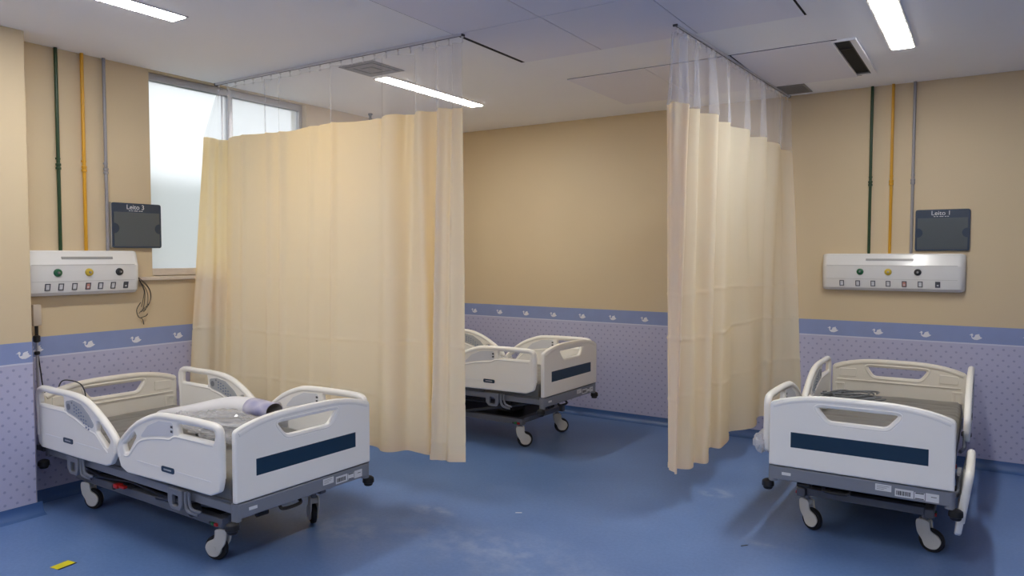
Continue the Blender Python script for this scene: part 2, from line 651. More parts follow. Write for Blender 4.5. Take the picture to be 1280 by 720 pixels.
v = tag(empty('ceiling_grille', (-1.352, 6.205, H)), 'small grey slatted grille in the ceiling at the back wall by the right curtain', 'vent')
build(MB().mesh(slab_mesh([(-.11, -.16), (.11, -.16), (.11, .16), (-.11, .16)], [[(-.092, -.142), (.092, -.142), (.092, .142), (-.092, .142)]], .006, .001), T((0, 0, -.004))), 'frame', VENT, v)
build(MB().box(-.1, .1, -.15, .15, -.0015, 0), 'backing', VENTD, v)
sl = MB().box(-.092, .092, -.006, .006, -.006, -.0025).done('slat')
for k in range(13):
    link('slat', sl, VENT, v, (0, -.132 + .022 * k, 0))

v = tag(empty('slot_diffuser', (-.8, 5.44, H)), 'open black slot in the ceiling beside the grey panel, right of the right curtain', 'vent')
build(MB().mesh(slab_mesh([(-.062, -.50), (.078, -.50), (.078, .50), (-.062, .50)], [[(-.053, -.488), (.043, -.488), (.043, .488), (-.053, .488)]], .014, .001), T((0, 0, -.007))), 'frame', W_CEIL, v)
build(MB().box(-.06, .06, -.49, .49, -.0035, -.0026), 'opening', BLACK, v)  # black plate stands in for the dark inside of the slot
build(MB().box(.034, .042, -.48, .48, -.012, -.0036), 'blade', mat('slot_blade', (40, 38, 38), .5), v)
build(MB().box(-.05, .04, .455, .465, -.012, -.0036), 'end_bar', VENT, v)
build(MB().box(-.05, .035, -.28, -.272, -.010, -.0036), 'cross_bar', mat('slot_bar', (60, 56, 56), .5), v)
tag(build(MB().lathe([(.022, 0), (.022, -.012), (.012, -.02), (.012, -.045), (.02, -.05), (.008, -.06), (0, -.06)]), 'sprinkler_head', STEELD, loc=(XL + .16, 5.12, H)),
    'tiny dark sprinkler head on the ceiling just above the left curtain', 'sprinkler')

# ------------------------------------------------------------------ window
win = empty('window_1', (XL, (WY0 + WY1) / 2, WZ0))
struct(win, 'frosted aluminium window behind the left curtain')
hw = (WY1 - WY0) / 2
hh = WZ1 - WZ0
fr = MB().mesh(slab_mesh([(-hw, 0), (hw, 0), (hw, hh), (-hw, hh)], [[(-hw + .03, .05), (-.028, .05), (-.028, hh - .055), (-hw + .03, hh - .055)],
                                                                   [(.012, .05), (hw - .035, .05), (hw - .035, hh - .055), (.012, hh - .055)]], .06, .003), T((-.085, 0, 0)) @ YZ_X)
build(fr, 'frame', ALU, win)
for (a, b) in ((-hw + .03, -.028), (.012, hw - .035)):
    build(MB().box(-.09, -.084, a, b, .05, hh - .055), 'pane', FROST, win)
build(MB().box(-.084, -.078, -.075, -.062, .05, hh - .055), 'sash_bar', ALU, win)
SILL = mat('sill_stone', (214, 200, 184), .35, var=.05, vscale=14)
build(MB().box(-.16, .03, -hw - .13, hw + .06, -.034, -.008, .004, 1), 'sill', SILL, win)
build(MB().box(-.055, .0, -hw + .0, hw, -.008, .05, .003, 1), 'sill_upstand', SILL, win)
# ground outside, well below the window
tag(build(MB().box(-60, XL - .4, -40, 50, -4.2, -4), 'outside_ground', mat('outside_green', (120, 132, 112), .9, var=.2, vscale=.4)),
    'blurred grey-green ground outside beyond the frosted window', 'ground')

tag(build(MB().box(-13.3, -13, -30, 45, -4, 3.0), 'outside_wall', mat('outside_wall_grey', (92, 94, 88), .9, var=.12, vscale=.5)),
    'pale grey-green wall outside, blurred by the frosted window', 'outside wall')

# ================================================================== CURTAINS
def resample(path, n):
    P = [Vector(p) for p in path]
    L = [0]
    for a, b in zip(P, P[1:]):
        L.append(L[-1] + (b - a).length)
    out = []
    j = 0
    for i in range(n):
        s = L[-1] * i / (n - 1)
        while j < len(P) - 2 and L[j + 1] < s:
            j += 1
        t = (s - L[j]) / max(L[j + 1] - L[j], 1e-9)
        out.append(P[j].lerp(P[j + 1], min(max(t, 0), 1)))
    return out


def sheet(top, bot, ztop, zbot, nc, nr, fold, creases=(), power=1.0):
    """cloth between two matched plan paths; fold(u, w) pushes across the path; w: 0 top .. 1 bottom"""
    A = catmull([Vector((x, y)) for x, y in top], 24)
    B = catmull([Vector((x, y)) for x, y in bot], 24)
    idx = [i * (len(A) - 1) / (nc - 1) for i in range(nc)]

    def at(L, f):
        i = min(int(f), len(L) - 2)
        return L[i].lerp(L[i + 1], f - i)
    A2 = [at(A, f) for f in idx]
    B2 = [at(B, f) for f in idx]
    rows = []
    for r in range(nr):
        w = r / (nr - 1)
        k = w ** power
        pts = [A2[i].lerp(B2[i], k) for i in range(nc)]
        row = []
        for i in range(nc):
            d = pts[min(i + 1, nc - 1)] - pts[max(i - 1, 0)]
            d = d.normalized() if d.length > 1e-9 else Vector((1, 0))
            nrm = Vector((-d.y, d.x))
            u = i / (nc - 1)
            z0 = zbot(u) if callable(zbot) else zbot
            z1 = ztop(u) if callable(ztop) else ztop
            z = z1 + (z0 - z1) * w
            f = fold(u, w)
            for (zc, amp, wid) in creases:
                q = (z - zc - .012 * math.sin(9 * u + zc * 7)) / wid
                if abs(q) < 3:
                    f += amp * math.exp(-q * q) * (0.55 + 0.45 * noise.noise(Vector((u * 14, zc * 5, 0))))
            p = pts[i] + nrm * f
            row.append((p.x, p.y, z))
        rows.append(row)
    return MB().grid(rows)


hook_me = MB().tube([(0, 0, 0), (0, 0, -.018), (0, .006, -.026), (0, 0, -.034), (0, -.006, -.026)], .0022, 6).box(-.006, .006, -.005, .005, -.004, .004).done('hook')


def track(pts, label):
    t = tag(empty('curtain_track', (0, 0, 0)), label, 'curtain rail')
    p0, p1 = Vector(pts[0]), Vector(pts[1])
    d = (p1 - p0).normalized()
    ang = math.atan2(d.y, d.x)
    L_ = (p1 - p0).length
    t.location = (p0.x, p0.y, H)
    t.rotation_euler = (0, 0, ang)
    mb = MB()
    mb.box(0, L_, -.011, .011, -.016, 0, .001, 1)
    build(mb, 'channel', ALU_W, t)
    build(MB().box(.002, L_ - .002, -.003, .003, -.0175, -.0155), 'slot', STEELD, t)
    build(MB().box(L_ - .004, L_ + .006, -.014, .014, -.02, 0, .002, 1), 'end_stop', STEELD, t)
    build(MB().box(-.004, .004, -.014, .014, -.02, 0, .002, 1), 'end_stop', STEELD, t)


YC = 3.575
track(((XL + .012, YC), (-2.685, YC)), 'white ceiling rail carrying the wide curtain in front of the window')
track(((-1.44, 6.435), (-1.548, 4.085)), 'ceiling rail carrying the bunched curtain near the right bed')

# --- left curtain: from the window wall out to its free end
left = tag(empty('privacy_curtain', (-3.9, YC, H - .03)), 'wide cream curtain drawn across in front of the window beside the near left bed', 'curtain', 'hospital privacy curtains')


def fold_l(u, w):
    g = 0.006 + 0.007 * w
    f = g * math.sin(38 * u + 1.3 * math.sin(7 * u)) + .006 * math.sin(83 * u + 2.2) * (1 - .5 * w)
    f += .014 * noise.noise(Vector((u * 9, w * .9, 3.1)))
    f += .004 * noise.noise(Vector((u * 40, w * 6, 1.7)))
    # soft broad billows toward the free end (negative = toward the viewer)
    for (uu, dd, ww) in ((.61, -.045, .030), (.668, .060, .022), (.735, -.060, .030), (.80, .03, .02), (.87, -.018, .02), (.925, .024, .012), (.178, .045, .014), (.225, -.02, .016)):
        f += dd * math.exp(-((u - uu) / ww) ** 2)
    # sharp pinches hanging from the top edge
    for (uu, dd) in ((.586, .024), (.65, .024), (.44, .014)):
        f += dd * math.exp(-((u - uu - .006 * w) / .0045) ** 2) * max(0, 1 - w * 5)
    # standing pleat ridges by the window
    for (uu, dd) in ((.318, .036), (.352, .036), (.483, .030), (.425, .014), (.255, .018)):
        f -= dd * math.exp(-((u - uu) / .0055) ** 2) * (1 - .35 * w)
    return f


topL = [(XL + .045, 3.44), (XL + .05, 3.50), (XL + .075, 3.555), (-4.90, YC), (-4.6, YC), (-4.3, YC), (-4.0, YC), (-3.7, YC), (-3.4, YC), (-3.2, YC), (-3.02, YC), (-2.93, YC + .01), (-2.87, YC), (-2.78, YC + .004), (-2.69, YC)]
botL = [(XL + .07, 3.245), (XL + .075, 3.35), (XL + .07, 3.475), (-4.93, 3.53), (-4.65, YC), (-4.33, YC - .01), (-4.05, YC + .01), (-3.75, YC), (-3.42, YC), (-3.23, 3.555), (-3.07, 3.66), (-3.005, 3.705), (-2.955, 3.59), (-2.84, 3.60), (-2.705, 3.615)]
fab = build(sheet(topL, botL, lambda u: 2.487 + .006 * math.sin(31 * u), lambda u: .30 + .008 * math.sin(13 * u), 420, 220, fold_l,
                  ((1.02, -.009, .008), (1.42, -.005, .009), (.66, -.006, .009), (.42, -.005, .011))), 'fabric', CLOTH, left, (3.9, -YC, -(H - .03)), angle=80)
net_top = [(x, y) for x, y in topL]
netm = sheet([(XL + .03, YC)] + [(max(x, XL + .03), YC) for x, y in topL[1:]], topL, H - .052, lambda u: 2.487 + .006 * math.sin(31 * u), 300, 14,
             lambda u, w: fold_l(u, 0) + .006 * math.sin(150 * u))
build(netm, 'netting', NET, left, (3.9, -YC, -(H - .03)), angle=80)
for k in range(24):
    x = XL + .05 + k * (2.36 / 23)
    link('hook', hook_me, ALU_W, left, (x + 3.9, 0, .005), (0, 0, rnd.uniform(-.5, .5)))
hem = sheet(botL, botL, lambda u: .338 + .008 * math.sin(13 * u), lambda u: .299 + .008 * math.sin(13 * u), 420, 3, lambda u, w: fold_l(u, 1.0) - .0035)
build(hem, 'hem', CLOTH, left, (3.9, -YC, -(H - .03)), angle=80)

# --- right curtain
right = tag(empty('privacy_curtain', (-1.5, 5.2, H - .03)), 'narrow bunched cream curtain hanging to the left of the right bed', 'curtain', 'hospital privacy curtains')
topR = [(-1.60, 4.10), (-1.545, 4.085), (-1.49, 4.14), (-1.55, 4.215), (-1.465, 4.30), (-1.545, 4.42), (-1.445, 4.56), (-1.535, 4.70), (-1.44, 4.86), (-1.52, 5.02), (-1.425, 5.20), (-1.505, 5.42), (-1.42, 5.60), (-1.49, 5.82), (-1.405, 6.02), (-1.465, 6.22), (-1.415, 6.41)]
botR = [(-1.66, 4.33), (-1.61, 4.27), (-1.562, 4.21), (-1.605, 4.34), (-1.53, 4.385), (-1.565, 4.525), (-1.49, 4.575), (-1.585, 4.905), (-1.515, 4.955), (-1.56, 5.24), (-1.625, 5.50), (-1.50, 5.755), (-1.575, 6.10), (-1.49, 6.16), (-1.50, 6.25), (-1.40, 6.34), (-1.29, 6.41)]


def fold_r(u, w):
    f = .011 * math.sin(75 * u + 2 * math.sin(5 * u)) * (1 - .4 * w) + .010 * noise.noise(Vector((u * 11, w * 1.2, 8.3))) + .004 * noise.noise(Vector((u * 40, w * 7, 5.5)))
    return f


build(sheet(topR, botR, lambda u: 2.465 + .008 * math.sin(25 * u), lambda u: .265 + .006 * math.sin(17 * u), 420, 220, fold_r,
            ((1.08, -.009, .008), (1.36, -.007, .009), (.72, -.006, .009)), power=.9), 'fabric', CLOTH, right, (1.5, -5.2, -(H - .03)), angle=80)
net0 = []
for x, y in topR:
    xt = -1.548 + .108 * (y - 4.085) / 2.35
    net0.append((xt + (x - xt) * .55, y))
build(sheet(net0, topR, H - .052, lambda u: 2.465 + .008 * math.sin(25 * u), 420, 14, lambda u, w: fold_r(u, 0) + .006 * math.sin(260 * u)), 'netting', NET, right, (1.5, -5.2, -(H - .03)), angle=80)
build(sheet(botR, botR, lambda u: .30 + .006 * math.sin(17 * u), lambda u: .264 + .006 * math.sin(17 * u), 420, 3, lambda u, w: fold_r(u, 1.0) - .003), 'hem', CLOTH, right, (1.5, -5.2, -(H - .03)), angle=80)
for k in range(26):
    y = 4.12 + k * (2.27 / 25)
    link('hook', hook_me, STEELD, right, (-1.548 + .108 * (y - 4.085) / 2.35 + 1.5, y - 5.2, .005), (0, 0, rnd.uniform(-.6, .6)))

# ================================================================== HEADWALL PANELS, PIPES, SIGNS
def headwall(loc, rotz, L_, z0, outlets, sockets, dash, label):
    """local +X along the wall, local -Y out of it, z absolute; origin at left end, on the floor line"""
    t = tag(empty('gas_outlet_panel', (loc[0], loc[1], z0), rotz), label, 'medical panel', 'bedhead gas panels')
    hgt = .295
    prof = [(0, .0), (.05, .004), (.074, .025), (.092, .095), (.094, .198), (.090, .205), (.062, .285), (.05, .295), (0, .295)]
    rows = []
    nn = 8
    xs = [(0.045 * (1 - math.cos(k / nn * PI / 2)), math.sin(k / nn * PI / 2)) for k in range(nn + 1)]
    secs = [(x, s) for x, s in xs] + [(L_ - x, s) for x, s in reversed(xs)]
    for x, s in secs:
        k = .25 + .75 * s
        row = []
        for d, z in prof:
            zc = .15 + (z - .15) * (.86 + .14 * s)
            row.append((x, -d * k, zc))
        rows.append(row)
    mb = MB().grid(rows)
    mb.bm.verts.ensure_lookup_table()
    n = len(prof)
    mb.bm.faces.new([mb.bm.verts[i] for i in range(n)])
    mb.bm.faces.new([mb.bm.verts[len(mb.bm.verts) - n + i] for i in range(n)])
    build(mb, 'housing', PANELW, t, angle=25)
    build(MB().box(.04, L_ - .05, -.0955, -.088, .199, .2035), 'groove', PANELG, t)
    build(MB().box(.04, L_ - .05, -.0938, -.088, .094, .0965), 'seam', PANELG, t)
    # long recessed slot on the sloping top face
    a = math.atan2(.028, .08)
    me = MB().box(dash[0], dash[1], -.002, .004, -.008, .008).done('nameplate_slot')
    link('nameplate_slot', me, mat('slot_grey', (150, 150, 150), .4), t, (0, -.0775, .247), (-a, 0, 0))
    for x, m in outlets:
        g = link('gas_outlet', MB().lathe([(0, .012), (.017, .012), (.024, .008), (.026, 0)], Matrix.Rotation(PI / 2, 4, 'X'), 20).done('gas_outlet'), m, t, (x, -.0935, .152))
        build(MB().lathe([(0, .024), (.006, .024), (.008, .010)], Matrix.Rotation(PI / 2, 4, 'X'), 12), 'nozzle', ALU, g)
    a2 = math.atan2(.018, .07)
    for x, m in sockets:
        s = empty('power_socket', (x, -.0835, .060), 0, t)
        s.rotation_euler = (a2, 0, 0)
        build(MB().mesh(slab_mesh([(-.0165, -.023), (.0165, -.023), (.0165, .023), (-.0165, .023)], [[(-.0105, -.017), (.0105, -.017), (.0105, .017), (-.0105, .017)]], .006, .001), XZ_Y), 'frame', mat('socket_frame', (66, 70, 82), .4), s)
        build(MB().box(-.0105, .0105, -.002, .003, -.017, .017), 'socket_face', m, s)
        build(MB().box(-.006, .006, -.0035, -.001, -.010, -.002), 'slider', STICK, s)
    return t


OG = mat('outlet_green', (28, 92, 58), .3)
OY = mat('outlet_yellow', (196, 170, 56), .3)
OB = mat('outlet_black', (44, 46, 50), .3)
SW = mat('socket_white', (206, 208, 214), .4)
SR = mat('socket_rose', (206, 150, 138), .4)
SD = mat('socket_dark', (84, 86, 92), .4)
headwall((-1.150, YB), 0, 1.0, 1.312, [(.288, OG), (.487, OY), (.689, OB)],
         [(.155, SW), (.272, SW), (.381, SW), (.488, SW), (.599, SR), (.707, SW), (.823, SD)], (.326, .659),
         'white gas and socket panel on the wall above the right bed')
headwall((XL, 2.15), PI / 2, .75, 1.322, [(.195, OG), (.390, OY), (.592, OB)],
         [(.136, SW), (.217, SW), (.301, SW), (.387, SR), (.468, SW), (.552, SW), (.640, SD)], (.227, .556),
         'white gas and socket panel on the wall above the near left bed')


def pipe(x, y, z0, rgbname, m, along, label, group):
    t = tag(empty('gas_pipe', (x, y, z0)), label, 'pipe', group)
    build(MB().tube([(0, 0, 0), (0, 0, H - z0)], .011, 12), 'tube', m, t)
    zc = 2.162 - z0
    build(MB().lathe([(.011, -.022), (.0165, -.018), (.0165, -.006), (.013, -.003), (.013, .003), (.0165, .006), (.0165, .018), (.011, .022)], T((0, 0, zc)), 14), 'coupling', m, t)
    cl = MB().box(-.013, .013, -.003, .012, -.006, .006) if along == 'x' else MB().box(-.012, .003, -.013, .013, -.006, .006)
    build(cl, 'clamp', m, t, (0, .004 if along == 'x' else 0, zc + .05))


PG = mat('pipe_green', (34, 66, 40), .35)
PYE = mat('pipe_yellow', (214, 158, 36), .35)
PGR = mat('pipe_grey', (150, 148, 152), .35)
for (x, m, z0, n) in ((-.812, PG, 1.603, 'dark green'), (-.664, PYE, 1.603, 'yellow'), (-.516, PGR, 1.603, 'grey')):
    pipe(x, YB - .020, z0, n, m, 'x', f'{n} gas pipe running up the wall above the right bed', 'gas pipes above the right bed')
for (y, m, z0, n) in ((2.40, PG, 1.613, 'dark green'), (2.562, PYE, 1.613, 'yellow'), (2.706, PGR, 1.613, 'grey')):
    pipe(XL + .020, y, z0, n, m, 'y', f'{n} gas pipe running up the wall above the near left bed', 'gas pipes above the near left bed')

SIGN = mat('sign_navy', (38, 56, 80), .25, spec=.6)
POCK = mat('sign_pocket', (74, 84, 92), .18, spec=.6)
TXT = mat('sign_text', (206, 212, 220), .5)


def bed_sign(loc, rotz, text, label):
    """local +X along the wall, -Y out of it"""
    t = tag(empty('bed_sign', loc, rotz), label, 'sign', 'bed number signs')
    w, h = .18, .157
    build(MB().mesh(slab_mesh(rpoly([(-w, -h), (w, -h), (w, h), (-w, h)], .018), thick=.008, bevel=.002), T((0, -.004, 0)) @ XZ_Y), 'plate', SIGN, t)
    ol = [(-.165, -.145), (.165, -.145)]
    ol += [(.165, -.055)] + [(.165 - .036 * math.sin(k / 8 * PI), -.02 - .036 * math.cos(k / 8 * PI)) for k in range(9)] + [(.165, .015)]
    ol += [(.165, .093), (-.165, .093)]
    ol += [(-.165, .015)] + [(-.165 + .036 * math.sin(k / 8 * PI), -.02 + .036 * math.cos(k / 8 * PI)) for k in range(9)] + [(-.165, -.055)]
    build(MB().mesh(slab_mesh(ol, thick=.003, bevel=.0005), T((0, -.0095, 0)) @ XZ_Y), 'pocket', POCK, t)
    build(MB().mesh(text_mesh(text, .046), T((-.01, -.0085, .128)) @ XZ_Y), 'lettering', TXT, t)
    small = MB()
    for x in (-.058, -.040, -.020, -.006, .014, .030):
        small.box(x, x + .012, -.0088, -.0080, .1015, .1055)
    build(small, 'small_print', TXT, t)
    for sx in (-1, 1):
        for sz in (-1, 1):
            build(MB().tube([(0, 0, 0), (0, .012, 0)], .006, 8), 'standoff', ALU, t, (sx * .15, 0, sz * .12))
    return t


bed_sign((-.311, YB - .012, 1.785), 0, 'Leito 1', 'navy bed sign reading Leito 1, above the right panel')
s3 = bed_sign((XL + .022, 2.911, 1.795), PI / 2, 'Leito 3', 'navy bed sign reading Leito 3, beside the window')
build(MB().box(-.184, -.18, -.008, .02, -.157, .157), 'side_edge', mat('sign_edge', (176, 172, 164), .3), s3)

# loose wires at the end of the left panel
wires = MB()
for k in range(5):
    pts = []
    for i in range(12):
        t_ = i / 11
        y = 2.906 + .075 * math.sin(t_ * PI * (.75 + .1 * k)) * (.6 + .12 * k) + .012 * k * t_
        z = 1.43 - (.20 + .02 * k) * t_ - .02 * math.sin(t_ * 7 + k) * t_
        pts.append((XL + .012 + .012 * (1 + math.sin(k * 2 + t_ * 4)), y, z))
    wires.tube(catmull(pts, 4), .0022, 5)
wires.tube(catmull([(XL + .02, 2.93, 1.25), (XL + .02, 2.90, 1.20), (XL + .02, 2.91, 1.15), (XL + .02, 2.94, 1.13), (XL + .02, 2.95, 1.09)], 6), .003, 5)
wires.tube(catmull([(XL + .02, 2.93, 1.14), (XL + .02, 2.965, 1.15), (XL + .02, 2.98, 1.165)], 6), .003, 5)
tag(build(wires, 'loose_wires', mat('wire_dark', (62, 58, 56), .5)), 'tangle of thin dark loose wires hanging from the left gas panel', 'wires')

# ================================================================== BEDS
BL = 1.99         # head face to foot face
BW = .445
ME = {}


def once(key, fn):
    if key not in ME:
        ME[key] = fn()
    return ME[key]


def arch(hc, he, w=BW, n=14):
    """upper edge of an end board: (v, z)"""
    pts = []
    for k in range(n + 1):
        v = -w + 2 * w * k / n
        pts.append((v, he + (hc - he) * (1 - abs(v / w) ** 3.2)))
    return pts


def board_mesh(hc, he, cut, thick, z0=0.0):
    top = arch(hc, he)
    outline = [(-BW, z0), (BW, z0)] + list(reversed(top))
    rs = [.008, .008] + [.03] + [0] * (len(top) - 2) + [.03]
    outline = rpoly(outline, rs)
    hole = rpoly([(v * 1.085, z + (.012 if z > .3 else -.016)) for v, z in cut], [.035, .035, .06, .06], 6)
    mb = MB().mesh(slab_mesh(outline, [hole], thick, .009, 3), YZ_X)
    # thick rounded hand rail along the top and lip round the opening
    rail = [(0, v * .955, z - .019) for v, z in top]
    mb.tube(catmull(rail, 3), .0215, 10)
    ring = [(0, v, z) for v, z in hole]
    mb.tube(ring, .0185, 8, closed=True)
    return mb.done('board')


CUT_F = [(-.215, .352), (.215, .352), (.135, .278), (-.135, .278)]
CUT_H = [(-.215, .322), (.215, .322), (.15, .250), (-.15, .250)]

# side-rail outlines in (x, z) relative to the bottom of the footboard
HEAD_OUT = [(.045, .375), (.26, .385), (.51, .382), (.66, .358), (.80, .298), (.915, .226), (.968, .178), (.975, .145), (.960, .085), (.915, .028), (.86, .012), (.50, .006), (.09, .006), (.055, .03), (.045, .08)]
FOOT_OUT = [(.986, .150), (1.07, .234), (1.19, .310), (1.335, .362), (1.43, .378), (1.64, .384), (1.82, .384), (1.92, .379), (1.958, .348), (1.962, .29), (1.960, .107), (1.945, .056), (1.87, .026), (1.50, .022), (1.085, .012), (1.02, .035), (.992, .09)]


FOOT_OUT = [(.986 + (x - .986) * .966, z) for x, z in FOOT_OUT]


def rail_mesh(kind):
    if kind == 'head':
        out = rpoly(HEAD_OUT, [.03] + [.05] * 5 + [.02, .02, .03, .03, .03, .03, .03, .03, .03], 4)
        holes = [rpoly([(.085, .352), (.385, .356), (.395, .272), (.085, .272)], .02, 4),
                 rpoly([(.765, .250), (.800, .250), (.912, .160), (.885, .112), (.760, .192)], .014, 3)]
        top = [(.058, .08)] + [(.058, .20)] + [(.06, .355), (.26, .369), (.51, .366), (.652, .342), (.79, .282), (.905, .211), (.952, .165), (.950, .10)]
        ridge = [(.09, .262), (.395, .262), (.44, .250), (.52, .236), (.62, .206), (.70, .186), (.76, .172), (.84, .115), (.885, .090)]
    else:
        out = rpoly(FOOT_OUT, [.02] + [.05] * 6 + [.04] * 3 + [.03] * 7, 4)
        holes = [rpoly([(1.045, .165), (1.075, .180), (1.165, .248), (1.185, .228), (1.10, .128), (1.065, .118)], .012, 3),
                 rpoly([(1.565, .346), (1.868, .352), (1.884, .330), (1.874, .288), (1.58, .288)], .018, 4)]
        top = [(1.01, .09), (1.003, .150), (1.08, .220), (1.198, .295), (1.34, .347), (1.43, .362), (1.62, .368), (1.79, .368), (1.878, .363), (1.909, .338), (1.914, .25), (1.913, .12)]
        ridge = [(1.055, .105), (1.11, .115), (1.20, .196), (1.30, .228), (1.42, .247), (1.50, .255), (1.53, .270), (1.59, .277), (1.87, .277)]
    mb = MB().mesh(slab_mesh(out, holes, .030, .009, 2), XZ_Y)
    mb.tube(catmull([(x, 0, z) for x, z in top], 5), .0205, 10)
    mb.tube(catmull([(x, 0, z) for x, z in ridge], 4), .0180, 8)
    return mb.done('side_rail', 45)


def pill(cx, cz, w, h, y0, thick):
    return MB().mesh(slab_mesh(rpoly([(cx - w, cz - h), (cx + w, cz - h), (cx + w, cz + h), (cx - w, cz + h)], h * .8, 6), thick=thick, bevel=.001), T((0, y0, 0)) @ XZ_Y)


def side_rail(bed, kind, side, z, drop=None):
    """side -1: near, +1: far.  outer face looks to local -Y for side -1; mirrored for +1"""
    r = empty('side_rail', (0, side * .472, z), 0, bed)
    r.scale = (1, -side, 1)        # mesh is built with its outer face towards -Y
    r.scale = (1, 1 if side < 0 else -1, 1)
    if drop:
        r.location = (0, side * (.472 + drop[1]), z - drop[0])
        r.rotation_euler = (drop[2] * side, 0, 0)
    link('rail_shell', once('rail_' + kind, lambda: rail_mesh(kind)), BEDW, r)
    cx = .437 if kind == 'head' else 1.48
    link('maker_badge', once('badge_' + kind, lambda: pill(cx, .095, .057, .015, -.0165, .004).done('badge')), NAVY, r)
    link('badge_mark', once('bmark_' + kind, lambda: MB().box(cx - .034, cx + .034, -.0192, -.0180, .091, .099).done('mark')), KEYG, r)
    gx = ((.16, cx - .075), (cx + .075, .80)) if kind == 'head' else ((1.19, cx - .075), (cx + .075, 1.85))
    for i, (a, b) in enumerate(gx):
        link('groove_line', once(f'grv_{kind}_{i}', lambda: MB().box(a, b, -.0168, -.0145, .0955, .0985).done('groove')), mat('groove_light', (238, 238, 240), .4), r)
    if kind == 'head':
        def kp():
            ol = rpoly([(.415, .330), (.50, .345), (.60, .330), (.69, .280), (.745, .228), (.72, .205), (.64, .222), (.54, .247), (.43, .268)], .02, 3)
            return MB().mesh(slab_mesh(ol, thick=.035, bevel=.001), XZ_Y).done('control_panel')
        link('control_panel', once('kp', kp), KEYG, r)

        def keys():
            mb = MB()
            for i in range(7):
                for j in range(3):
                    x = .515 + i * .027
                    zt = .322 - .0055 * i - .0019 * i * i - j * .019
                    if i == 6 and j == 2:
                        continue
                    for y0 in (-.0185, .0172):
                        mb.box(x, x + .015, y0, y0 + .0013, zt - .010, zt)
            return mb.done('keypad')
        link('keypad', once('keys', keys), KEYB, r)['kind'] = 'stuff'

        def dial():
            mb = MB()
            for s in (-1, 1):
                mb.tube([(.455, s * .0170, .300), (.455, s * .0192, .300)], .020, 14)
                mb.tube([(.495, s * .0170, .328), (.495, s * .0192, .328)], .007, 8)
            return mb.done('dial')
        link('dial', once('dial', dial), mat('dial_grey', (120, 124, 134), .4), r)['kind'] = 'stuff'
    else:
        def rec():
            ol = rpoly([(1.215, .225), (1.30, .300), (1.40, .338), (1.53, .345), (1.535, .275), (1.42, .262), (1.30, .243)], .018, 3)
            return MB().mesh(slab_mesh(ol, thick=.0325, bevel=.0008), XZ_Y).done('recess_panel')
        link('recess_panel', once('rec', rec), mat('rail_recess', (214, 216, 222), .45), r)

        def arrows():
            mb = MB()
            for s in (-1, 1):
                for zz in (.298, .322):
                    mb.box(1.512, 1.530, s * .0168 - .0006, s * .0168 + .0006, zz - .006, zz + .006)
            return mb.done('arrow_marks')
        link('arrow_marks', once('arrows', arrows), STEELD, r)['kind'] = 'stuff'
    return r


def bracket_mesh():
    ol = rpoly([(-.075, .012), (.055, .012), (.055, -.06), (.035, -.095), (-.045, -.095), (-.075, -.06)], [.004, .004, .02, .02, .02, .02], 3)
    hole = rpoly([(-.035, -.02), (.02, -.02), (.02, -.075), (-.035, -.075)], .008, 2)
    mb = MB().mesh(slab_mesh(ol, [hole], .022, .004), XZ_Y)
    for dy in (0,):
        mb.tube(catmull([(.075, 0, .012), (.075, 0, -.045), (.095, 0, -.085), (.15, .02, -.10)], 5), .010, 8)
        mb.tube(catmull([(.105, 0, .012), (.105, 0, -.035), (.125, 0, -.07), (.17, .02, -.085)], 5), .008, 8)
    return mb.done('rail_bracket')


def caster_parts():
    # housing outline in (x, z); pivot axis at x = 0, wheel axle at (.038, .064)
    ol = catmull([(-.030, .168), (.028, .168), (.036, .14), (.042, .118), (.078, .098), (.092, .066), (.072, .030), (.040, .022), (.012, .034), (-.004, .066), (-.028, .105)], 5, True)
    side = slab_mesh([(p.x, p.y) for p in ol], thick=.010, bevel=.003)
    mb = MB()
    for s in (-1, 1):
        mb.mesh(side, T((0, s * .022, 0)) @ XZ_Y)
    mb.box(-.028, .026, -.022, .022, .136, .168, .006)
    housing = mb.done('housing')
    R = Matrix.Rotation(PI / 2, 4, 'X')
    tyre = MB().lathe([(.040, -.014), (.060, -.014), (.064, -.008), (.064, .008), (.060, .014), (.040, .014)], T((.040, 0, .0645)) @ R, 28).done('wheel')
    hub = MB().lathe([(0, -.028), (.012, -.028), (.014, -.0145), (.041, -.0145), (.041, .0145), (.014, .0145), (.012, .028), (0, .028)], T((.040, 0, .0645)) @ R, 20).done('hub')
    stem = MB().lathe([(.020, .160), (.020, .176), (.014, .178), (.014, .215), (.022, .215), (.022, .235), (0, .235)], segs=16).done('stem')
    return housing, tyre, hub, stem


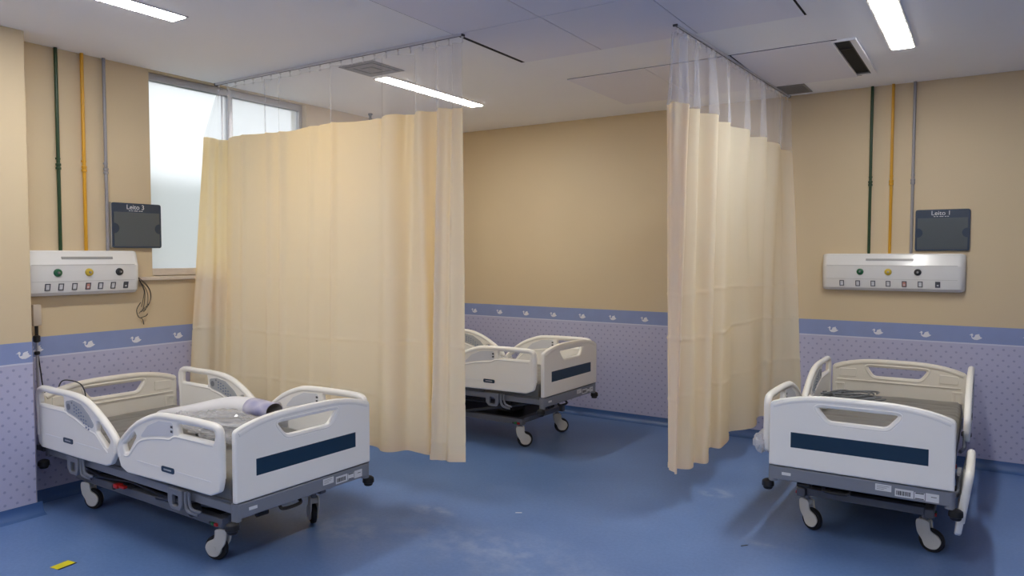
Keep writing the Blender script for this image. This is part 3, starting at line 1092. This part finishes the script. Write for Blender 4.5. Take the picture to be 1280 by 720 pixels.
def make_bed(loc, rotz, z0, label, casters, lowered=None, mattress_label=None):
    """local origin: floor under the middle of the head end; +X runs to the foot"""
    bed = tag(empty('hospital_bed', loc, rotz), label, 'hospital bed', 'hospital beds')
    Z = (0, 0, z0)
    fb = link('footboard', once('foot', lambda: board_mesh(.408, .352, CUT_F, .034)), BEDW, bed, (BL - .022, 0, z0))
    link('colour_panel', once('cpan', lambda: MB().box(.0150, .0185, -.330, .330, .112, .196, .0012, 1).done('colour_panel')), NAVY, fb)
    hb = link('headboard', once('head', lambda: board_mesh(.378, .318, CUT_H, .030)), BEDC, bed, (.02, 0, z0))
    link('ledge', once('ledge', lambda: MB().box(.012, .022, -.41, .41, .205, .215, .003, 2).done('ledge')), BEDC, hb)

    def pad(s, low):
        if low:
            return MB().mesh(slab_mesh(rpoly([(s * .355, .10), (s * .425, .10), (s * .425, .185), (s * .355, .185)], .01, 3),
                                       [rpoly([(s * .375, .11), (s * .41, .11), (s * .41, .17), (s * .375, .17)], .006, 3)], .012, .003), T((.0165, 0, 0)) @ YZ_X).done('moulding')
        return MB().mesh(slab_mesh(rpoly([(s * .275, .235), (s * .395, .235), (s * .395, .295), (s * .275, .300)], .008, 3), thick=.008, bevel=.003), T((.0165, 0, 0)) @ YZ_X).done('moulding')
    for sd in (-1, 1):
        for lw in (0, 1):
            link('moulding', once(f'pad{sd}{lw}', lambda: pad(sd, lw)), BEDC, hb)

    # crossbar under the footboard with its stickers
    def bar():
        mb = MB().box(BL - .055, BL - .008, -.428, .428, -.078, -.006, .004, 1)
        for s in (-1, 1):
            mb.tube([(BL - .032, s * .426, -.092), (BL - .032, s * .426, -.004)], .0235, 14)
        return mb.done('crossbar')
    cb = link('crossbar', once('bar', bar), STEEL, bed, Z)
    xs = BL - .008
    for key, (a, b, c, d) in dict(s1=(.093, .168, -.050, -.016), s2=(.184, .268, -.066, -.026), s3=(.272, .318, -.064, -.030), s4=(.322, .380, -.068, -.026)).items():
        link('sticker', once(key, lambda: MB().box(xs, xs + .0008, a, b, c, d).done('sticker')), STICK, cb)
    link('maker_badge', once('s0', lambda: MB().box(xs, xs + .003, -.374, -.326, -.049, -.033, .001, 1).done('badge')), STICK, cb)

    def ink():
        mb = MB()
        r2 = random.Random(3)
        v = .190
        while v < .255:
            w = r2.choice((.002, .003, .005))
            mb.box(xs + .0009, xs + .0013, v, v + w, -.058, -.036)
            v += w + r2.choice((.002, .003))
        for k in range(3):
            mb.box(xs + .0009, xs + .0013, .10, .158 - .012 * k, -.026 - .008 * k, -.0245 - .008 * k)
        mb.box(xs + .0009, xs + .0013, .276, .314, -.036, -.031)
        mb.box(xs + .0009, xs + .0013, .276, .314, -.063, -.059)
        mb.box(xs + .0009, xs + .0013, .345, .370, -.044, -.041)
        return mb.done('barcode_print')
    link('barcode_print', once('ink', ink), INK, cb)['kind'] = 'stuff'
    hb2 = link('crossbar', once('hbar', lambda: MB().box(.004, .045, -.428, .428, -.078, -.006, .004, 1).done('crossbar')), STEEL, bed, Z)

    def bump():
        return MB().lathe([(.012, .030), (.022, .026), (.031, .019), (.033, .007), (.033, -.007), (.026, -.012), (.026, -.019), (.021, -.026), (0, -.026)], segs=18).done('bumper')
    for (x, v) in ((BL - .03, -.452), (BL - .03, .452), (.035, -.452), (.035, .452)):
        link('corner_bumper', once('bump', bump), RUBBER, bed, (x, v, z0 - .118))

    # deck
    for s in (-1, 1):
        link('deck_rail', once('deckrail', lambda: MB().box(.045, BL - .055, -.018, .018, -.066, -.020, .004, 1).done('deck_rail')), STEEL, bed, (0, s * .405, z0))
    for k, (a, b) in enumerate(((.06, .76), (.77, 1.05), (1.06, 1.38), (1.39, 1.925))):
        link('deck_section', once(f'deck{k}', lambda: MB().box(a, b, -.425, .425, -.019, -.002, .004, 1).done('deck_section')), DECK, bed, Z)
    for x in (.45, 1.0, 1.5):
        link('deck_crossbar', once('dxb', lambda: MB().box(-.02, .02, -.387, .387, -.066, -.021).done('deck_crossbar')), STEELD, bed, (x, 0, z0))
    # raised rails and their brackets
    for kind, xb in (('head', .43), ('foot', 1.50)):
        for s in (-1, 1):
            low = lowered if (kind == 'foot' and s > 0) else None
            side_rail(bed, kind, s, z0, low)
            o = link('rail_bracket', once('brk', bracket_mesh), STEEL, bed, (xb, s * .450, z0 - .022))
            o.scale = (1, -s, 1)

    # chassis
    for s in (-1, 1):
        link('chassis_beam', once('beam', lambda: MB().box(.22, 1.72, -.024, .024, .192, .242, .005, 1).done('chassis_beam')), CHAS, bed, (0, s * .325, 0))
    for x in (.27, 1.665):
        link('chassis_crossbar', once('cxb', lambda: MB().box(-.026, .026, -.30, .30, .195, .239, .004, 1).done('chassis_crossbar')), CHAS, bed, (x, 0, 0))

    link('shade_plate', once('shplate', lambda: MB().box(.32, 1.62, -.296, .296, .205, .222, .006, 1).done('shade_plate')), mat('shade_plate_dark', (40, 41, 46), .55), bed)  # added dark plate that blocks light to deepen shade under the bed
    gap0, gap1 = .223, z0 - .067
    for x in (.55, 1.36):
        mb = MB().box(x - .085, x + .085, -.10, .10, gap0, (gap0 + gap1) / 2 + .01, .006, 1).box(x - .07, x + .07, -.085, .085, (gap0 + gap1) / 2 + .01, gap1, .004, 1)
        build(mb, 'lift_column', STEELD, bed)
    build(MB().box(.72, 1.16, -.14, .05, z0 - .15, z0 - .07, .012), 'motor_box', mat('motor_dark', (46, 47, 52), .5), bed)
    for s in (-1, 1):
        build(MB().tube([(.40, s * .36, .25), (1.05, s * .36, z0 - .075)], .013, 8), 'lift_arm', STEELD, bed)
        build(MB().tube([(1.15, s * .36, .25), (1.80, s * .36, z0 - .075)], .013, 8), 'lift_arm', STEELD, bed)
        build(MB().tube([(1.60, s * .40, z0 - .105), (1.60, s * .44, z0 - .105)], .034, 16), 'pivot_cap', RUBBER, bed)
        # wiring run under the deck
        build(MB().tube(catmull([(.35, s * .37, z0 - .08), (.6, s * .38, z0 - .115), (.95, s * .385, z0 - .09), (1.25, s * .38, z0 - .11), (1.6, s * .37, z0 - .08)], 6), .009, 6), 'cable_run', RUBBER, bed)
        # red release pedal half-way along
        p = build(MB().box(.80, .84, -.02, .02, -.012, .012, .004).box(.84, .90, -.012, .012, -.006, .010, .004), 'release_pedal', RED, bed, (0, s * .40, .268))
        build(MB().tube([(.79, -.012, -.01), (.79, .012, -.01)], .017, 10), 'pedal_foot', RUBBER, p)
        build(MB().tube([(.86, -s * .06, .0), (.86, 0, 0)], .007, 6), 'pedal_arm', STEELD, p)
    # hand bar under the foot end
    build(MB().tube(catmull([(BL - .05, -.16, z0 - .085), (BL - .03, -.16, z0 - .105), (BL - .025, -.10, z0 - .11), (BL - .03, -.04, z0 - .105), (BL - .05, -.04, z0 - .085)], 5), .009, 8), 'release_handle', RUBBER, bed)
    build(MB().tube([(BL - .05, -.30, z0 - .10), (BL - .05, -.235, z0 - .10)], .014, 10), 'handle_grip', RUBBER, bed)
    # casters
    hs, ty, hu, st = once('caster', caster_parts)
    for i, (x, v) in enumerate(((1.665, -.30), (1.665, .30), (.27, -.30), (.27, .30))):
        c = link('caster', hs, CASTW, bed, (x, v, 0), (0, 0, casters[i]))
        link('tyre', ty, RUBBER, c)
        link('hub', hu, CASTW, c)
        link('stem', st, STEEL, c)
        if i < 2:
            lv = build(MB().box(-.015, .05, -.012, .012, .196, .212, .003), 'brake_lever', STEELD, bed, (x - .03, v + .045 * (1 if v > 0 else -1), 0))
            build(MB().box(.035, .058, -.014, .014, .199, .2145, .002), 'brake_mark', RED, lv)
            build(MB().box(.008, .030, -.014, .014, .199, .2145, .002), 'brake_mark', GREENP, lv)

    # mattress (lies on the deck, a thing of its own)
    def matt():
        x0, x1, w, top = .060, BL - .075, .418, .118
        nx, ny = 90, 36
        rows = []
        for i in range(nx + 1):
            x = x0 + (x1 - x0) * i / nx
            row = []
            for j in range(-5, ny + 6):
                jj = min(max(j, 0), ny)
                v = -w + 2 * w * jj / ny
                if 0 <= j <= ny:
                    e = min(1, min(w - abs(v), x - x0, x1 - x) / .03)
                    z = top - .018 * (1 - max(e, 0)) ** 2
                    z += .006 * noise.noise(Vector((x * 3, v * 4, .3))) + .0035 * noise.noise(Vector((x * 14 + 3 * v, v * 9, 2.2)))
                    for (xc, k, d) in ((.56, .06, .012), (.98, -.05, .010), (.24, .10, .006), (1.42, .08, .008)):
                        q = (x - xc - k * v) / .012
                        z -= d * math.exp(-q * q)
                    q = (v - .22 * math.sin(x * 2.2) + .05) / .010
                    z -= .005 * math.exp(-q * q) * (1 if .5 < x < 1.5 else .3)
                    yv = v
                else:
                    k = (-j if j < 0 else j - ny) / 5
                    z = (top - .018) * (1 - k) + .0 * k
                    yv = (-1 if j < 0 else 1) * (w + .006 * math.sin(k * PI) + .004 * noise.noise(Vector((x * 9, k * 3, j > 0))))
                row.append((x, yv, max(z, 0)))
            rows.append(row)
        mb = MB().grid(rows)
        mb.bm.verts.ensure_lookup_table()
        n = len(rows[0])
        mb.bm.faces.new([mb.bm.verts[k] for k in range(n)])
        mb.bm.faces.new([mb.bm.verts[nx * n + k] for k in range(n)])
        return mb.done('mattress', 60)
    mo = link('mattress', once('mattress', matt), MATT, None, (loc[0], loc[1], z0 - .001), (0, 0, rotz))
    tag(mo, mattress_label, 'mattress', 'bed mattresses')
    return bed


R1 = math.radians
bedL = make_bed((-4.968, 2.655, 0), R1(-1.0), .396, 'white hospital bed at the lower left, loaded with papers and plastic wrap', (R1(200), R1(150), R1(20), R1(10)), None,
                'grey vinyl mattress on the near left bed, half covered by papers')
bedM = make_bed((-4.895, 5.42, 0), R1(-1.0), .463, 'raised white hospital bed standing partly behind the wide left curtain', (R1(30), R1(38), R1(160), R1(30)), None,
                'grey vinyl mattress on the raised bed behind the left curtain')
bedR = make_bed((-.5625, 6.155, 0), R1(-90), .428, 'white hospital bed at the right below the Leito 1 sign, one side rail lowered', (R1(60), R1(75), R1(100), R1(80)), (.285, -.018, R1(-8)),
                'grey vinyl mattress on the right bed with a cable coil on it')


# ================================================================== SMALL THINGS
PAPERW = mat('white_paper', (232, 232, 236), .55)
def lift_z(z):
    return .396 + .117 + z


# loose paper roll along the near bed: white, with a lavender-printed open end
pr = mat('lavender_print', (168, 168, 206), .5)
nt = pr.node_tree
tc = nt.nodes.new('ShaderNodeTexCoord')
vo = nt.nodes.new('ShaderNodeTexVoronoi')
vo.inputs['Scale'].default_value = 14
cr = nt.nodes.new('ShaderNodeValToRGB')
cr.color_ramp.elements[0].color = lin((140, 140, 190))
cr.color_ramp.elements[1].color = lin((218, 216, 230))
nt.links.new(tc.outputs['Object'], vo.inputs['Vector'])
nt.links.new(vo.outputs['Distance'], cr.inputs[0])
nt.links.new(cr.outputs[0], nt.nodes['Principled BSDF'].inputs['Base Color'])
AX = catmull([Vector((-4.56, 2.77, .556)), Vector((-4.34, 2.83, .575)), Vector((-4.08, 2.92, .614)), Vector((-3.90, 2.965, .622)), Vector((-3.72, 2.99, .618))], 8)
RR = catmull([Vector((.010, .05)), Vector((.044, .075)), Vector((.066, .085)), Vector((.062, .078)), Vector((.048, .066))], 8)


def roll_part(i0, i1, da, shrink=0.0):
    rows = []
    for i in range(i0, i1 + 1):
        c, r = AX[i], RR[i]
        row = []
        for j in range(37):
            a = da + 2 * PI * j / 36 * 1.06
            k = 1 - .06 * j / 36 - shrink
            crinkle = 1 + .05 * noise.noise(Vector((i * .25, math.cos(a) * 1.2, math.sin(a) * 1.2)))
            row.append((c.x, c.y + r.y * k * crinkle * math.cos(a), c.z + r.x * k * crinkle * math.sin(a)))
        rows.append(row)
    return MB().grid(rows)


pk = tag(empty('paper_roll', (-4.2, 2.86, lift_z(0))), 'loosely rolled white paper with a lavender open end, lying on the near left bed', 'paper roll')
off = (4.2, -2.86, -lift_z(0))
for (i0, i1, m, nm) in ((0, 25, PAPERW, 'white_sheet'), (24, 32, pr, 'printed_end')):
    o = build(roll_part(i0, i1, -1.9, 0 if nm == 'white_sheet' else -.012), nm, m, pk, off, angle=70)
    sol = o.modifiers.new('thick', 'SOLIDIFY')
    sol.thickness = .003
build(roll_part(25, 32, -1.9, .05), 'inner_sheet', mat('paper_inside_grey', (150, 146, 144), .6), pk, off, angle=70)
# flat white sheet under the roll
rows = []
for i in range(17):
    u = i / 16
    row = []
    for j in range(9):
        q = j / 8
        row.append((-4.60 + .70 * u + .05 * q, 2.70 + .16 * u + .20 * q * (.25 + .75 * u), lift_z(.014) + .010 * math.sin(u * 5 + q * 3) * u))
    rows.append(row)
o = build(MB().grid(rows), 'paper_sheet', PAPERW, angle=70)
sol = o.modifiers.new('thick', 'SOLIDIFY')
sol.thickness = .002
tag(o, 'flat white paper sheet under the paper roll on the near left bed', 'paper')

FILM = clear_mat('clear_plastic_film', (205, 206, 210), .36, .10, .9)


def crumple(name, loc, size, seed, label, m=FILM, sub=5, amp=.30, cat='plastic wrap', parent=None, flat=.0):
    bm = bmesh.new()
    bmesh.ops.create_icosphere(bm, subdivisions=sub, radius=1)
    for v_ in bm.verts:
        p = v_.co.copy()
        off = Vector((seed * 3.1, seed * 1.7, seed))
        k = 1 + amp * noise.noise(p * 1.6 + off) + amp * .7 * abs(noise.noise(p * 4 + off)) - amp * .45 * abs(noise.noise(p * 8 + off)) * 2
        q = p * k
        z = q.z * size[2]
        v_.co = Vector((q.x * size[0], q.y * size[1], max(z, -size[2] * flat) if flat else z))
    me = bpy.data.meshes.new(name)
    bm.to_mesh(me)
    bm.free()
    me.shade_smooth()
    me.set_sharp_from_angle(angle=R1(26))
    o = link(name, me, m, parent, loc)
    if label:
        tag(o, label, cat)
    return o


crumple('plastic_bag', (-3.70, 2.66, lift_z(.068)), (.34, .20, .078), 2, 'crumpled clear plastic bag at the foot of the near left bed', flat=.72)
tag(build(MB().tube(catmull([(-3.86, 2.55, lift_z(.030)), (-3.78, 2.52, lift_z(.045)), (-3.70, 2.51, lift_z(.030)), (-3.66, 2.54, lift_z(.022))], 5), [.012] * 15 + [.010], 8), 'black_strap', RUBBER),
    'black strap lying inside the plastic on the near left bed', 'strap')
crumple('plastic_sheet', (-4.16, 2.66, lift_z(.050)), (.13, .075, .05), 5, 'small clear plastic sleeve over the papers on the near left bed', clear_mat('thin_film', (232, 232, 236), .3, .12, .8), flat=.75)
crumple('plastic_wrap', (-3.025, 2.235, .396 + .07), (.022, .035, .12), 9, 'grey plastic wrap stuffed between rail and footboard of the near left bed', sub=4)
crumple('plastic_scrap', (-1.098, 4.36, .505), (.040, .045, .062), 4, 'white plastic scrap hanging on the right bed rail nearest the curtain', clear_mat('milky_film', (226, 228, 234), .6, .2, .7), sub=4)
crumple('plastic_wrap', (-2.955, 5.02, .463 + .06), (.022, .035, .11), 11, 'grey plastic wrap by the footboard of the raised middle bed', sub=4)
crumple('plastic_bag', (-3.55, 5.25, .463 + .117 + .06), (.16, .16, .07), 13, 'clump of clear plastic on the raised middle bed', flat=.72)

# cable coil on the right bed
CAB = mat('grey_cable', (120, 124, 128), .4)
coil = MB()
zr = .428 + .129
for k in range(7):
    pts = []
    ph = rnd.uniform(0, 6)
    for i in range(15):
        a = i / 14 * 2 * PI * .92 + ph
        r = .10 + .045 * math.sin(2 * a + k)
        pts.append((-.84 + .012 * k + 1.35 * r * math.cos(a) + .05 * math.sin(k * 2), 5.72 + .9 * r * math.sin(a) + .03 * math.cos(k * 3), zr + .012 + .006 * k + .006 * math.sin(a * 3 + k)))
    coil.tube(catmull(pts, 4), .0065, 6)
coil.tube(catmull([(-.80, 5.66, zr + .02), (-.70, 5.62, zr + .012), (-.62, 5.55, zr + .008), (-.57, 5.46, zr + .008)], 6), .006, 6)
coil.tube(catmull([(-.92, 5.64, zr + .02), (-.95, 5.45, zr + .012), (-.91, 5.30, zr + .010)], 6), .006, 6)
cc = empty('power_cable', (-.84, 5.72, zr))
tag(cc, 'grey coiled cable lying on the mattress of the right bed', 'cable')
build(coil, 'cord', CAB, cc, (.84, -5.72, -zr))
build(MB().box(-.018, .018, -.03, .03, 0, .026, .008).tube([(0, -.03, .013), (0, -.05, .013)], .008, 8), 'plug', STICK, cc, (-.07, -.44, .004))

# slim pole with a grey head standing in the corner behind the near bed
ps = tag(empty('infusion_pole', (-5.045, 2.228, .36)), 'slim steel pole with black clamp behind the near left bed, by the pilaster', 'pole')
build(MB().tube([(0, 0, 0), (0, 0, .76)], .008, 10), 'rod', ALU, ps)
build(MB().box(-.014, .078, -.014, .014, -.012, .022, .003), 'socket', STEELD, ps)
build(MB().box(-.018, .018, -.024, .024, .78, .915, .006), 'head_box', mat('pole_head_grey', (196, 184, 170), .5), ps)
build(MB().lathe([(.012, .675), (.020, .68), (.020, .715), (.012, .72)]), 'clamp', RUBBER, ps)
build(MB().lathe([(.010, .595), (.016, .598), (.016, .615), (.010, .618)]), 'clamp', RUBBER, ps)
build(MB().tube([(0, 0, .72), (0, 0, .785)], .0105, 10), 'neck', RUBBER, ps)
build(MB().tube(catmull([(.0, .006, .59), (.012, .012, .49), (.02, .02, .39), (.03, .045, .30)], 5), .004, 6), 'lead', RUBBER, ps)

# thin cable hanging over the headboard of the near bed
tag(build(MB().tube(catmull([(-4.98, 2.30, .66), (-4.955, 2.32, .772), (-4.93, 2.36, .785), (-4.90, 2.42, .75), (-4.89, 2.44, .66), (-4.88, 2.40, .56)], 8), .004, 6), 'thin_cable', STEELD),
    'thin dark cable looped over the headboard of the near left bed', 'cable')

# yellow tape on the floor
tp = tag(empty('floor_tape', (-3.945, 1.835, 0), R1(8)), 'short yellow and black tape strip on the floor at the lower left corner', 'tape')
build(MB().box(-.03, .03, -.048, .048, .0004, .0016), 'yellow_strip', mat('tape_yellow', (226, 214, 30), .4), tp)
build(MB().box(.0302, .042, -.048, .048, .0004, .0016), 'black_edge', mat('tape_black', (40, 38, 30), .4), tp)
# tiny bits of litter
tag(build(MB().box(-.02, .02, -.004, .004, .0004, .003), 'paper_scrap', STICK, loc=(-2.40, 3.76, 0), rot=(0, 0, .6)), 'tiny white paper scrap on the open floor between the curtains', 'litter')
tag(build(MB().box(-.02, .02, -.003, .003, .0004, .003), 'dark_scrap', STEELD, loc=(-1.09, 4.01, 0), rot=(0, 0, .9)), 'tiny dark scrap on the floor in front of the right bed', 'litter')
